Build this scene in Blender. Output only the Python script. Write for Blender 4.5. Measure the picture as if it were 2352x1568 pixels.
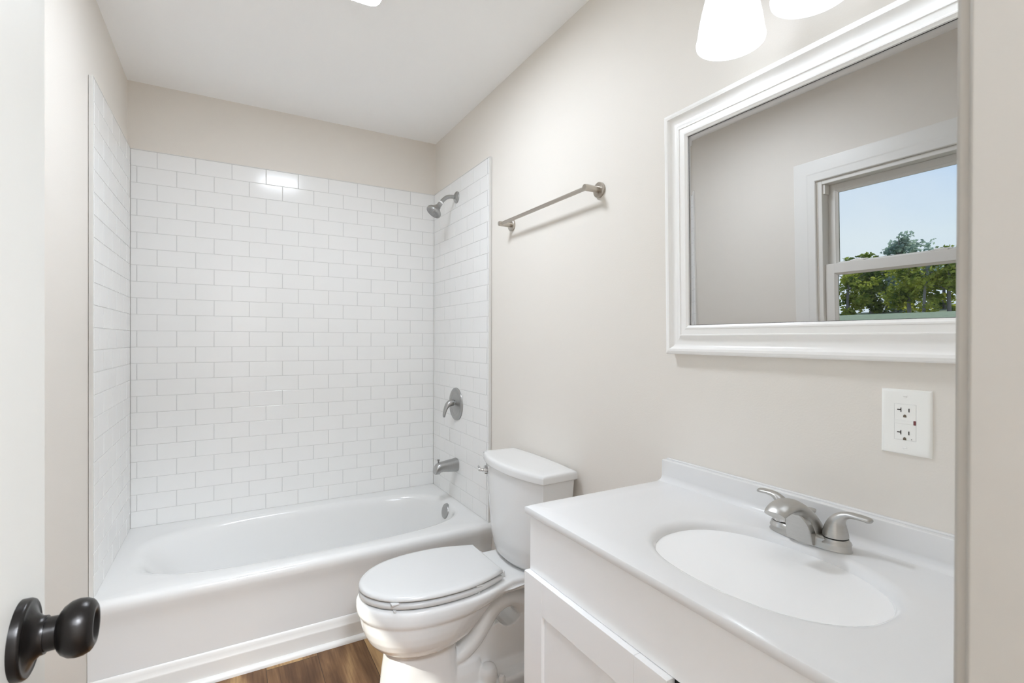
import bpy, bmesh, math, random
import numpy as np
from mathutils import Vector, Matrix, noise as mnoise

# ------------------------------------------------------------------ clear
for o in list(bpy.data.objects): bpy.data.objects.remove(o, do_unlink=True)
for blk in (bpy.data.meshes, bpy.data.materials, bpy.data.lights, bpy.data.cameras, bpy.data.worlds):
    for b in list(blk): blk.remove(b)
scene = bpy.context.scene
COL = scene.collection
R_ = math.radians
random.seed(7)

# ------------------------------------------------------------------ camera
cam_d = bpy.data.cameras.new('camera')
cam = bpy.data.objects.new('camera', cam_d); COL.objects.link(cam)
cam_d.sensor_width = 36.0
cam_d.lens = 1139.87 / 2352 * 36.0
cam_d.clip_start = 0.02; cam_d.clip_end = 300
cam.location = (0.397, -2.882, 1.2545)
YAW, PIT, ROL = 29.725, -0.221, -0.18
cam.rotation_mode = 'QUATERNION'
cam.rotation_quaternion = (Matrix.Rotation(R_(-YAW), 3, 'Z') @ Matrix.Rotation(R_(90 + PIT), 3, 'X') @ Matrix.Rotation(R_(-ROL), 3, 'Z')).to_quaternion()
cam_d.dof.use_dof = True
cam_d.dof.focus_distance = 1.75
cam_d.dof.aperture_fstop = 14.0
scene.camera = cam

# ------------------------------------------------------------------ view, world, sun
vs = scene.view_settings
scene.display_settings.display_device = 'sRGB'
vs.view_transform = 'Standard'; vs.look = 'None'; vs.gamma = 1.0; vs.use_curve_mapping = False
vs.exposure = 0.42
scene.cycles.max_bounces = 20; scene.cycles.diffuse_bounces = 14; scene.cycles.glossy_bounces = 8; scene.cycles.transparent_max_bounces = 16

world = bpy.data.worlds.new('world'); scene.world = world; world.use_nodes = True
nt = world.node_tree; nt.nodes.clear()
w_out = nt.nodes.new('ShaderNodeOutputWorld'); w_bg = nt.nodes.new('ShaderNodeBackground')
w_tc = nt.nodes.new('ShaderNodeTexCoord'); w_sep = nt.nodes.new('ShaderNodeSeparateXYZ')
w_ramp = nt.nodes.new('ShaderNodeValToRGB')
w_noise = nt.nodes.new('ShaderNodeTexNoise'); w_mix = nt.nodes.new('ShaderNodeMix'); w_mix.data_type = 'RGBA'
w_cr = nt.nodes.new('ShaderNodeValToRGB')
nt.links.new(w_tc.outputs['Generated'], w_sep.inputs[0])
nt.links.new(w_sep.outputs['Z'], w_ramp.inputs[0])
cr = w_ramp.color_ramp
cr.elements[0].position = 0.0; cr.elements[0].color = (0.74, 0.83, 0.96, 1)
cr.elements[1].position = 1.0; cr.elements[1].color = (0.16, 0.33, 0.75, 1)
e = cr.elements.new(0.13); e.color = (0.76, 0.86, 0.97, 1)
e = cr.elements.new(0.25); e.color = (0.54, 0.71, 1.0, 1)
w_noise.inputs['Scale'].default_value = 3.2; w_noise.inputs['Detail'].default_value = 5
nt.links.new(w_tc.outputs['Generated'], w_noise.inputs['Vector'])
nt.links.new(w_noise.outputs['Fac'], w_cr.inputs[0])
w_cr.color_ramp.elements[0].position = 0.50; w_cr.color_ramp.elements[0].color = (0, 0, 0, 1)
w_cr.color_ramp.elements[1].position = 0.72; w_cr.color_ramp.elements[1].color = (0.6, 0.6, 0.6, 1)
nt.links.new(w_cr.outputs[0], w_mix.inputs['Factor'])
nt.links.new(w_ramp.outputs[0], w_mix.inputs[6]); w_mix.inputs[7].default_value = (0.86, 0.91, 0.98, 1)
nt.links.new(w_mix.outputs[2], w_bg.inputs['Color']); w_bg.inputs['Strength'].default_value = 1.16
nt.links.new(w_bg.outputs[0], w_out.inputs[0])

SUN_DIR = Vector((1.0, 0.50, -1.25)).normalized()
sun_d = bpy.data.lights.new('sun', 'SUN'); sun = bpy.data.objects.new('sun', sun_d); COL.objects.link(sun)
sun_d.energy = 5.0; sun_d.angle = R_(0.6); sun_d.color = (1.0, 0.97, 0.92)
sun.location = (-6, -4, 9)
sun.rotation_mode = 'QUATERNION'; sun.rotation_quaternion = SUN_DIR.to_track_quat('-Z', 'Y')

# lamp strengths (the diffusers themselves are built with their lamps below)
L_CEIL, L_SHADE, L_BULB, L_HALL_FILL = 51.0, 0.70, 3.5, 98.0
C_LAMP = (0.905, 0.985, 1.085, 1)

# ------------------------------------------------------------------ materials
def srgb(r, g, b):
    f = lambda c: (c/255/12.92) if c <= 10 else ((c/255+0.055)/1.055)**2.4
    return (f(r), f(g), f(b), 1)
def mat(name, col, rough=0.5, metal=0.0, var=0.03, nscale=6.0, bump=0.0, bscale=80.0, spec=0.5, coat=0.0, stretch=None):
    m = bpy.data.materials.new(name); m.use_nodes = True
    n, l = m.node_tree.nodes, m.node_tree.links
    b = n['Principled BSDF']
    tc = n.new('ShaderNodeTexCoord'); ns = n.new('ShaderNodeTexNoise'); ns.inputs['Scale'].default_value = nscale
    ns.inputs['Detail'].default_value = 4
    mp = n.new('ShaderNodeMapping'); l.new(tc.outputs['Object'], mp.inputs[0])
    if stretch: mp.inputs['Scale'].default_value = stretch
    l.new(mp.outputs[0], ns.inputs['Vector'])
    mx = n.new('ShaderNodeMix'); mx.data_type = 'RGBA'
    mx.inputs[6].default_value = tuple(c*(1-var) for c in col[:3]) + (1,)
    mx.inputs[7].default_value = tuple(min(1, c*(1+var)) for c in col[:3]) + (1,)
    l.new(ns.outputs['Fac'], mx.inputs['Factor']); l.new(mx.outputs[2], b.inputs['Base Color'])
    b.inputs['Roughness'].default_value = rough; b.inputs['Metallic'].default_value = metal
    b.inputs['Specular IOR Level'].default_value = spec
    if coat: b.inputs['Coat Weight'].default_value = coat; b.inputs['Coat Roughness'].default_value = 0.04
    if bump:
        n2 = n.new('ShaderNodeTexNoise'); n2.inputs['Scale'].default_value = bscale; n2.inputs['Detail'].default_value = 3
        l.new(mp.outputs[0], n2.inputs['Vector'])
        bp = n.new('ShaderNodeBump'); bp.inputs['Strength'].default_value = bump; bp.inputs['Distance'].default_value = 0.002
        l.new(n2.outputs['Fac'], bp.inputs['Height']); l.new(bp.outputs[0], b.inputs['Normal'])
    return m
M = {}
M['wall'] = mat('greige_wall_paint', srgb(228, 223, 216), 0.55, var=0.012, nscale=2.0, bump=0.12, bscale=220, spec=0.3)
M['ceiling'] = mat('white_ceiling_paint', srgb(250, 250, 250), 0.9, var=0.01, nscale=2.0, bump=0.1, bscale=200, spec=0.1)
M['trim'] = mat('white_trim_paint', srgb(234, 233, 230), 0.35, var=0.01, bump=0.04, bscale=90)
M['jamb'] = mat('shaded_doorway_trim', srgb(168, 164, 157), 0.4, var=0.01, bump=0.05, bscale=90)  # darker than the other trim, with doorway shade put into the colour
M['door'] = mat('white_door_paint', srgb(222, 221, 216), 0.4, var=0.01, bump=0.05, bscale=60)
M['tile'] = mat('glossy_white_tile', srgb(236, 236, 235), 0.14, var=0.012, nscale=9, bump=0.02, bscale=25, spec=0.2)
M['grout'] = mat('pale_grout', srgb(212, 212, 211), 0.85, var=0.03, nscale=60)
M['tiletrim'] = mat('white_tile_trim', srgb(222, 221, 218), 0.25, var=0.01)
M['tub'] = mat('tub_enamel', srgb(228, 228, 227), 0.14, var=0.008, nscale=3)
M['porc'] = mat('porcelain', srgb(227, 227, 226), 0.07, var=0.006, nscale=3)
M['seat'] = mat('seat_plastic', srgb(214, 214, 213), 0.22, var=0.006, nscale=4)
M['marble'] = mat('cultured_marble', srgb(229, 229, 229), 0.16, var=0.008, nscale=3)
M['cab'] = mat('white_cabinet_lacquer', srgb(245, 245, 245), 0.35, var=0.008, nscale=4)
M['dark'] = mat('gap_shade_dark', srgb(40, 38, 36), 0.8)  # dark colour standing in for shade inside gaps and holes
M['mframe'] = mat('mirror_frame_white', srgb(243, 242, 240), 0.3, var=0.006)
M['nickel'] = mat('brushed_nickel', (0.52, 0.51, 0.49, 1), 0.36, 1.0, var=0.08, nscale=40, stretch=(1, 1, 14))
M['nickel_d'] = mat('satin_nickel_shower', (0.44, 0.44, 0.435, 1), 0.30, 1.0, var=0.08, nscale=40, stretch=(14, 1, 1))
M['nickel_w'] = mat('warm_brushed_nickel', (0.52, 0.48, 0.43, 1), 0.30, 1.0, var=0.08, nscale=40, stretch=(1, 14, 1))
M['chrome'] = mat('chrome', (0.72, 0.72, 0.72, 1), 0.08, 1.0, var=0.01)
M['blacknk'] = mat('dark_nozzle_face', (0.36, 0.36, 0.36, 1), 0.5, 0.6, var=0.35, nscale=160)
M['bronze'] = mat('oil_rubbed_bronze', (0.012, 0.010, 0.009, 1), 0.30, 0.55, var=0.3, nscale=30, bump=0.05, bscale=300)
M['plastic'] = mat('white_outlet_plastic', srgb(247, 247, 244), 0.3, var=0.005)
M['slot'] = mat('outlet_slot_dark', srgb(48, 38, 36), 0.6)
M['brass'] = mat('ground_hole_brown', srgb(112, 100, 84), 0.5)
M['red'] = mat('indicator_dark_red', srgb(120, 62, 66), 0.5, var=0.3, nscale=400)
M['white_tape'] = mat('white_tape', srgb(240, 240, 240), 0.6)
M['vinyl'] = mat('white_window_vinyl', srgb(230, 228, 224), 0.35, var=0.008)
M['lawn'] = mat('lawn_grass', srgb(112, 124, 100), 0.95, var=0.35, nscale=9, bump=0.5, bscale=60)
M['bark'] = mat('grey_bark', srgb(128, 122, 118), 0.9, var=0.3, nscale=20, bump=0.6, bscale=40)
M['sun_block'] = mat('sun_block_surface', srgb(225, 225, 222), 0.6)  # surface of the added sun-blocking slab

# mirror
mm = bpy.data.materials.new('mirror_silver'); mm.use_nodes = True
b = mm.node_tree.nodes['Principled BSDF']; b.inputs['Metallic'].default_value = 1; b.inputs['Roughness'].default_value = 0.0
b.inputs['Base Color'].default_value = (0.63, 0.63, 0.625, 1)
M['mirror'] = mm
# window glass: thin pane, mostly straight through with a faint reflection
gm = bpy.data.materials.new('window_glass'); gm.use_nodes = True
n, l = gm.node_tree.nodes, gm.node_tree.links; n.clear()
go = n.new('ShaderNodeOutputMaterial'); gx = n.new('ShaderNodeMixShader'); gt = n.new('ShaderNodeBsdfTransparent'); gg = n.new('ShaderNodeBsdfGlossy'); gf = n.new('ShaderNodeLayerWeight'); gp = n.new('ShaderNodeMath'); ga = n.new('ShaderNodeMath')
gt.inputs[0].default_value = (0.95, 0.97, 0.96, 1); gg.inputs['Roughness'].default_value = 0.01; gp.operation = 'POWER'; gp.inputs[1].default_value = 5.0; ga.operation = 'MULTIPLY_ADD'; ga.inputs[1].default_value = 0.6; ga.inputs[2].default_value = 0.02
l.new(gf.outputs['Facing'], gp.inputs[0]); l.new(gp.outputs[0], ga.inputs[0])
l.new(ga.outputs[0], gx.inputs[0]); l.new(gt.outputs[0], gx.inputs[1]); l.new(gg.outputs[0], gx.inputs[2]); l.new(gx.outputs[0], go.inputs[0])
M['glass'] = gm
def emis(name, col, strength, base=(0.85, 0.85, 0.85, 1), rough=0.4):
    m = bpy.data.materials.new(name); m.use_nodes = True
    b = m.node_tree.nodes['Principled BSDF']
    b.inputs['Base Color'].default_value = base; b.inputs['Roughness'].default_value = rough
    b.inputs['Emission Color'].default_value = col; b.inputs['Emission Strength'].default_value = strength
    return m
M['diffuser'] = emis('lit_diffuser', C_LAMP, L_CEIL)
M['hallfill'] = emis('hall_fill_glow', C_LAMP, L_HALL_FILL)  # glow of the added hall fill
M['shade'] = emis('lit_frosted_glass', C_LAMP, L_SHADE, rough=0.25)
M['bulb'] = emis('lit_bulb', C_LAMP, L_BULB)

# leaves: translucent greens
def leafmat(name, c1, c2):
    m = bpy.data.materials.new(name); m.use_nodes = True
    n, l = m.node_tree.nodes, m.node_tree.links; n.clear()
    o = n.new('ShaderNodeOutputMaterial'); x = n.new('ShaderNodeMixShader'); d = n.new('ShaderNodeBsdfDiffuse'); t = n.new('ShaderNodeBsdfTranslucent')
    tc = n.new('ShaderNodeTexCoord'); ns = n.new('ShaderNodeTexNoise'); ns.inputs['Scale'].default_value = 1.7; ns.inputs['Detail'].default_value = 5
    r = n.new('ShaderNodeValToRGB'); r.color_ramp.elements[0].position = 0.35; r.color_ramp.elements[1].position = 0.65
    r.color_ramp.elements[0].color = c1; r.color_ramp.elements[1].color = c2
    l.new(tc.outputs['Object'], ns.inputs['Vector']); l.new(ns.outputs['Fac'], r.inputs[0])
    l.new(r.outputs[0], d.inputs[0]); l.new(r.outputs[0], t.inputs[0]); x.inputs[0].default_value = 0.4
    l.new(d.outputs[0], x.inputs[1]); l.new(t.outputs[0], x.inputs[2]); l.new(x.outputs[0], o.inputs[0])
    return m
M['leaf_a'] = leafmat('dark_green_leaves', srgb(60, 86, 52), srgb(150, 166, 74))
M['leaf_b'] = leafmat('yellow_green_leaves', srgb(92, 116, 52), srgb(206, 208, 92))
M['leaf_hazed'] = leafmat('hazed_green_leaves', srgb(118, 142, 128), srgb(176, 194, 176))  # greyed and lightened, with haze put into the leaf colour

# wood plank floor: boards run along y
fm = bpy.data.materials.new('wood_plank_floor'); fm.use_nodes = True
n, l = fm.node_tree.nodes, fm.node_tree.links; b = n['Principled BSDF']
tc = n.new('ShaderNodeTexCoord'); sp = n.new('ShaderNodeSeparateXYZ'); l.new(tc.outputs['Object'], sp.inputs[0])
def math_(op, a, bb=None):
    q = n.new('ShaderNodeMath'); q.operation = op
    for i, v in enumerate((a, bb)):
        if v is None: continue
        if isinstance(v, (int, float)): q.inputs[i].default_value = v
        else: l.new(v, q.inputs[i])
    return q.outputs[0]
px = math_('DIVIDE', math_('SUBTRACT', sp.outputs['X'], 0.1545), 0.183)
pid = math_('FLOOR', px); pfr = math_('FRACT', px)
wn0 = n.new('ShaderNodeTexWhiteNoise'); wn0.noise_dimensions = '1D'; l.new(pid, wn0.inputs['W'])
py = math_('ADD', math_('DIVIDE', sp.outputs['Y'], 1.22), math_('MULTIPLY', wn0.outputs['Value'], 3.0))
rid = math_('FLOOR', py); rfr = math_('FRACT', py)
cv = n.new('ShaderNodeCombineXYZ'); l.new(pid, cv.inputs[0]); l.new(rid, cv.inputs[1])
wn = n.new('ShaderNodeTexWhiteNoise'); wn.noise_dimensions = '2D'; l.new(cv.outputs[0], wn.inputs['Vector'])
gv = n.new('ShaderNodeCombineXYZ')
l.new(math_('ADD', math_('MULTIPLY', sp.outputs['X'], 9.0), math_('MULTIPLY', wn.outputs['Value'], 40.0)), gv.inputs[0])
l.new(math_('MULTIPLY', sp.outputs['Y'], 1.3), gv.inputs[1]); l.new(math_('MULTIPLY', pid, 7.3), gv.inputs[2])
g1 = n.new('ShaderNodeTexNoise'); g1.inputs['Scale'].default_value = 1.0; g1.inputs['Detail'].default_value = 6; g1.inputs['Distortion'].default_value = 1.16
l.new(gv.outputs[0], g1.inputs['Vector'])
gv2 = n.new('ShaderNodeVectorMath'); gv2.operation = 'MULTIPLY'; gv2.inputs[1].default_value = (9, 3, 1); l.new(gv.outputs[0], gv2.inputs[0])
g2 = n.new('ShaderNodeTexNoise'); g2.inputs['Scale'].default_value = 1.5; g2.inputs['Detail'].default_value = 5; l.new(gv2.outputs[0], g2.inputs['Vector'])
tone = n.new('ShaderNodeValToRGB'); te = tone.color_ramp
te.elements[0].position = 0.30; te.elements[0].color = srgb(66, 44, 29)
te.elements[1].position = 0.72; te.elements[1].color = srgb(184, 150, 106)
q = te.elements.new(0.44); q.color = srgb(98, 70, 48)
q = te.elements.new(0.56); q.color = srgb(128, 96, 66)
mixv = math_('ADD', math_('MULTIPLY', g1.outputs['Fac'], 0.75), math_('MULTIPLY', g2.outputs['Fac'], 0.25))
mixv = math_('ADD', mixv, math_('MULTIPLY', math_('SUBTRACT', wn.outputs['Value'], 0.5), 0.30))
l.new(mixv, tone.inputs[0])
seam = math_('MAXIMUM', math_('LESS_THAN', pfr, 0.012), math_('LESS_THAN', rfr, 0.002))
sm = n.new('ShaderNodeMix'); sm.data_type = 'RGBA'; l.new(seam, sm.inputs['Factor']); l.new(tone.outputs[0], sm.inputs[6]); sm.inputs[7].default_value = srgb(70, 54, 42)
l.new(sm.outputs[2], b.inputs['Base Color']); b.inputs['Roughness'].default_value = 0.5; b.inputs['Specular IOR Level'].default_value = 0.3
M['floor'] = fm

# ------------------------------------------------------------------ mesh helpers
def finish(name, bm, m, parent=None, angle=35, slots=None, wn=True):
    bmesh.ops.recalc_face_normals(bm, faces=bm.faces)
    me = bpy.data.meshes.new(name); bm.to_mesh(me); bm.free()
    for x in (slots or [m]): me.materials.append(x)
    me.polygons.foreach_set('use_smooth', [True]*len(me.polygons))
    try: me.set_sharp_from_angle(angle=R_(angle))
    except Exception: pass
    o = bpy.data.objects.new(name, me); COL.objects.link(o)
    if wn:
        w_ = o.modifiers.new('weighted_normals', 'WEIGHTED_NORMAL'); w_.keep_sharp = True; w_.weight = 60
    if parent is not None:
        o.parent = parent
        o.matrix_parent_inverse = Matrix.Translation(-parent.location) if parent.type == 'EMPTY' else Matrix.Identity(4)
    return o
def thing(name, label, cat, loc=(0, 0, 0), group=None):
    o = bpy.data.objects.new(name, None); COL.objects.link(o); o.location = loc; o.empty_display_size = 0.05
    o['label'] = label; o['category'] = cat
    if group: o['group'] = group
    return o
def tag(o, label, cat, group=None):
    o['label'] = label; o['category'] = cat
    if group: o['group'] = group
    return o
def struct(o): o['kind'] = 'structure'; return o
def sempty(name, loc=(0, 0, 0)):
    o = bpy.data.objects.new(name, None); COL.objects.link(o); o.location = loc; o.empty_display_size = 0.05; o['kind'] = 'structure'; return o
def box(bm, x0, y0, z0, x1, y1, z1, bev=0.0, seg=2, mi=0):
    x0, x1 = sorted((x0, x1)); y0, y1 = sorted((y0, y1)); z0, z1 = sorted((z0, z1))
    t = bmesh.new()
    bmesh.ops.create_cube(t, size=1.0)
    for v in t.verts: v.co = Vector(((x0+x1)/2 + v.co.x*(x1-x0), (y0+y1)/2 + v.co.y*(y1-y0), (z0+z1)/2 + v.co.z*(z1-z0)))
    if bev: bmesh.ops.bevel(t, geom=list(t.edges), offset=bev, segments=seg, profile=0.5, affect='EDGES')
    add(bm, t, mi)
def add(bm, t, mi=0, mtx=None):
    mp = {}
    for v in t.verts: mp[v] = bm.verts.new(mtx @ v.co if mtx is not None else v.co)
    for f in t.faces:
        try:
            g = bm.faces.new([mp[v] for v in f.verts]); g.material_index = mi
        except ValueError: pass
    t.free()
def loft(bm, rings, cap0=True, cap1=True, closed=True, mi=0, mtx=None):
    R = [[bm.verts.new((mtx @ Vector(p)) if mtx is not None else Vector(p)) for p in r] for r in rings]
    N = len(R[0])
    for a, c in zip(R[:-1], R[1:]):
        for i in range(N if closed else N-1):
            j = (i+1) % N
            try: bm.faces.new((a[i], a[j], c[j], c[i])).material_index = mi
            except ValueError: pass
    if cap0 and closed: bm.faces.new(list(reversed(R[0]))).material_index = mi
    if cap1 and closed: bm.faces.new(R[-1]).material_index = mi
    return R
def axis_mtx(origin, direction, up=(0, 0, 1)):
    z = Vector(direction).normalized(); u = Vector(up)
    if abs(z.dot(u)) > 0.98: u = Vector((0, 1, 0))
    x = u.cross(z).normalized(); y = z.cross(x)
    return Matrix(((x.x, y.x, z.x, origin[0]), (x.y, y.y, z.y, origin[1]), (x.z, y.z, z.z, origin[2]), (0, 0, 0, 1)))
def lathe(bm, prof, origin, direction, seg=40, mi=0, sx=1.0, sy=1.0, cap0=True, cap1=True):
    """prof: (radius, height) pairs along direction."""
    mt = axis_mtx(origin, direction)
    rings = [[(max(r, 1e-4)*sx*math.cos(2*math.pi*i/seg), max(r, 1e-4)*sy*math.sin(2*math.pi*i/seg), h) for i in range(seg)] for r, h in prof]
    loft(bm, rings, cap0, cap1, mi=mi, mtx=mt)
def crom(pts, k=8):
    P = [Vector(p) for p in pts]; out = []
    for i in range(len(P)-1):
        p0 = P[max(i-1, 0)]; p1 = P[i]; p2 = P[i+1]; p3 = P[min(i+2, len(P)-1)]
        for s in range(k):
            t = s/k
            out.append(0.5*((2*p1)+(p2-p0)*t+(2*p0-5*p1+4*p2-p3)*t*t+(3*p1-p0-3*p2+p3)*t**3))
    out.append(P[-1]); return out
def tube(bm, pts, rad, seg=20, mi=0, k=8, side=(0, 1, 0), smooth=True):
    """rad: list of r or (r_normal, r_side) per control point; side: fixed sideways axis."""
    rr = [Vector((r, r, 0)) if isinstance(r, (int, float)) else Vector((r[0], r[1], 0)) for r in rad]
    if smooth and len(pts) > 2: C = crom(pts, k); Q = crom(rr, k)
    else: C = [Vector(p) for p in pts]; Q = rr
    S0 = Vector(side).normalized(); rings = []
    for i, c in enumerate(C):
        t = (C[min(i+1, len(C)-1)]-C[max(i-1, 0)]).normalized()
        s = (S0 - t*S0.dot(t)).normalized(); nn = s.cross(t)
        rings.append([c + nn*Q[i].x*math.cos(2*math.pi*a/seg) + s*Q[i].y*math.sin(2*math.pi*a/seg) for a in range(seg)])
    loft(bm, rings, mi=mi)
def hermite(x, X, Y):
    return float(np.interp(x, X, Y))
def superell(cx, cy, ax, ay, p, th):
    c, s = math.cos(th), math.sin(th)
    r = (abs(c/ax)**p + abs(s/ay)**p)**(-1/p)
    return (cx + r*c, cy + r*s)
def rect_ray(cx, cy, x0, y0, x1, y1, th):
    c, s = math.cos(th), math.sin(th); t = 1e9
    if c > 1e-9: t = min(t, (x1-cx)/c)
    if c < -1e-9: t = min(t, (x0-cx)/c)
    if s > 1e-9: t = min(t, (y1-cy)/s)
    if s < -1e-9: t = min(t, (y0-cy)/s)
    return (cx+t*c, cy+t*s)
def extrude_profile(bm, prof, p0, p1, up=(0, 0, 1), mi=0):
    """prof: (out, up) pairs, extruded from p0 to p1; out = up x dir."""
    p0, p1 = Vector(p0), Vector(p1); d = (p1-p0).normalized(); u = Vector(up); o = u.cross(d)
    loft(bm, [[p + o*a + u*c for a, c in prof] for p in (p0, p1)], mi=mi)

# ------------------------------------------------------------------ sizes (metres)
FL = 0.3685                    # tub rim above floor
W = 1.4894                     # clear width between the tiled end walls
XR, XL, YB, YF = 1.504, -0.013, 0.014, -2.770   # painted wall faces
YH = -2.890                    # hall face of the front wall
ZC = 2.456
ROW, COLP = 0.0768, 0.1549
DX0, DX1 = 0.200, 0.749        # doorway

# ------------------------------------------------------------------ structure
bm = bmesh.new(); box(bm, -0.13, YH, -0.05, 1.62, 0.13, 0.0); struct(finish('floor', bm, M['floor']))
bm = bmesh.new(); box(bm, -1.3, -4.6, -0.05, 2.2, YH, 0.0); struct(finish('floor_hall', bm, M['floor']))
bm = bmesh.new(); box(bm, -0.15, YH, ZC, 1.65, 0.15, ZC+0.1); struct(finish('ceiling', bm, M['ceiling']))
bm = bmesh.new(); box(bm, XR, YF-0.12, 0, XR+0.12, 0.15, ZC); struct(finish('wall_right', bm, M['wall']))
bm = bmesh.new(); box(bm, XL-0.14, YB, 0, XR, YB+0.12, ZC); struct(finish('wall_back', bm, M['wall']))
# left wall with window opening
WY0, WY1, WZ0, WZ1 = -2.125, -1.478, 0.720, 1.995  # lower part, out of view, lengthened to let sun onto the toilet
bm = bmesh.new()
XLo = XL-0.117
box(bm, XLo, YH, 0, XL, WY0, ZC); box(bm, XLo, WY1, 0, XL, YB, ZC)
box(bm, XLo, WY0, 0, XL, WY1, WZ0); box(bm, XLo, WY0, WZ1, XL, WY1, ZC)
struct(finish('wall_left', bm, M['wall']))
# front wall with doorway
bm = bmesh.new()
box(bm, XL, YH, 0, DX0-0.02, YF, ZC); box(bm, DX1+0.02, YH, 0, XR, YF, ZC); box(bm, DX0-0.02, YH, 2.08, DX1+0.02, YF, ZC)
struct(finish('wall_front', bm, M['wall']))
# doorway jamb and casing
bm = bmesh.new()
box(bm, DX1, YH-0.001, 0, DX1+0.02, YF+0.001, 2.06, 0.0025, 3)
box(bm, DX0-0.02, YH-0.001, 0, DX0, YF+0.001, 2.06, 0.0025, 3)
box(bm, DX0-0.02, YH-0.001, 2.06, DX1+0.02, YF+0.001, 2.08, 0.002, 2)
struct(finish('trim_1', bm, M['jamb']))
cas = [(0.0, 0.0), (0.0, 0.0045), (0.0012, 0.0066), (0.0035, 0.0075), (0.012, 0.0085), (0.030, 0.0115), (0.045, 0.0155), (0.056, 0.016), (0.058, 0.014), (0.058, 0.0)]
def casing(bm, face_y, sgn):
    x0, x1, zt = DX0-0.004, DX1+0.0022, 2.064
    def ring(pt, dirx, dirz, ): return [(pt[0]+dirx*a, face_y+sgn*c, pt[1]+dirz*a) for a, c in cas]
    loft(bm, [ring((x1, 0), 1, 0), ring((x1, zt), 1, 1), ring((x0, zt), -1, 1), ring((x0, 0), -1, 0)])
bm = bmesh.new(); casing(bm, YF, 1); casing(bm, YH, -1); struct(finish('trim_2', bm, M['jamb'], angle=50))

# hall behind the camera
bm = bmesh.new(); box(bm, -1.3, -4.6, ZC, 2.2, YH, ZC+0.1); struct(finish('ceiling_hall', bm, M['ceiling']))
bm = bmesh.new(); box(bm, -1.4, -4.7, 0, 2.3, -4.6, ZC); struct(finish('wall_hall_far', bm, M['wall']))
bm = bmesh.new(); box(bm, -1.4, -4.6, 0, -1.3, YH, ZC); struct(finish('wall_hall_left', bm, M['wall']))
bm = bmesh.new(); box(bm, 2.2, -4.6, 0, 2.3, YH, ZC); struct(finish('wall_hall_right', bm, M['wall']))
bm = bmesh.new(); box(bm, -1.4, YH, 0, XLo, YH+0.1, ZC); box(bm, XR+0.12, YH, 0, 2.3, YH+0.1, ZC); struct(finish('wall_hall_front', bm, M['wall']))

# baseboards
base = [(0, 0), (0.014, 0), (0.014, 0.068), (0.0125, 0.073), (0.009, 0.079), (0.0075, 0.088), (0.005, 0.097), (0.002, 0.103), (0, 0.104)]
shoe = [(0, 0), (0.017, 0), (0.0165, 0.006), (0.014, 0.012), (0.009, 0.0165), (0.004, 0.018), (0, 0.0185)]
YA = -0.748                    # tub apron foot
bm = bmesh.new(); extrude_profile(bm, base, (XL, YA, 0), (XR, YA, 0)); o = finish('baseboard_back', bm, M['trim'], angle=40); struct(o)
# (out of the profile = up x dir = +x dir -> +y) : flip to face the room
o.scale = (1, -1, 1); o.location = (0, 2*YA, 0)
bm = bmesh.new(); extrude_profile(bm, shoe, (XL, YA-0.014, 0), (XR, YA-0.014, 0)); o = finish('trim_3', bm, M['trim'], angle=40); struct(o)
o.scale = (1, -1, 1); o.location = (0, 2*(YA-0.014), 0)
bm = bmesh.new(); extrude_profile(bm, base, (XL, YA-0.04, 0), (XL, YF, 0)); struct(finish('baseboard_left', bm, M['trim'], angle=40))
bm = bmesh.new(); extrude_profile(bm, base, (XR, -1.84, 0), (XR, YA-0.04, 0)); struct(finish('baseboard_right', bm, M['trim'], angle=40))

# ------------------------------------------------------------------ window on the left wall
win = sempty('window_1', (XL, (WY0+WY1)/2, WZ0))
# interior casing (flat board with rounded back band)
wc = [(0.0, 0.0), (0.0, 0.010), (0.003, 0.013), (0.034, 0.013), (0.037, 0.0150), (0.045, 0.0152), (0.048, 0.0146), (0.080, 0.0155), (0.100, 0.017), (0.104, 0.0155), (0.104, 0.0)]
def ring4(prof, face, y0, y1, z0, z1):
    cs = [(y0, z0, -1, -1), (y1, z0, 1, -1), (y1, z1, 1, 1), (y0, z1, -1, 1)]
    return [[(face + c, yy + a*dy, zz + a*dz) for a, c in prof] for yy, zz, dy, dz in cs]
bm = bmesh.new(); rr = ring4(wc, XL, WY0-0.001, WY1+0.006, WZ0-0.001, WZ1-0.001); loft(bm, rr + [rr[0]], False, False)
finish('casing', bm, M['trim'], win, angle=40)
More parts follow.
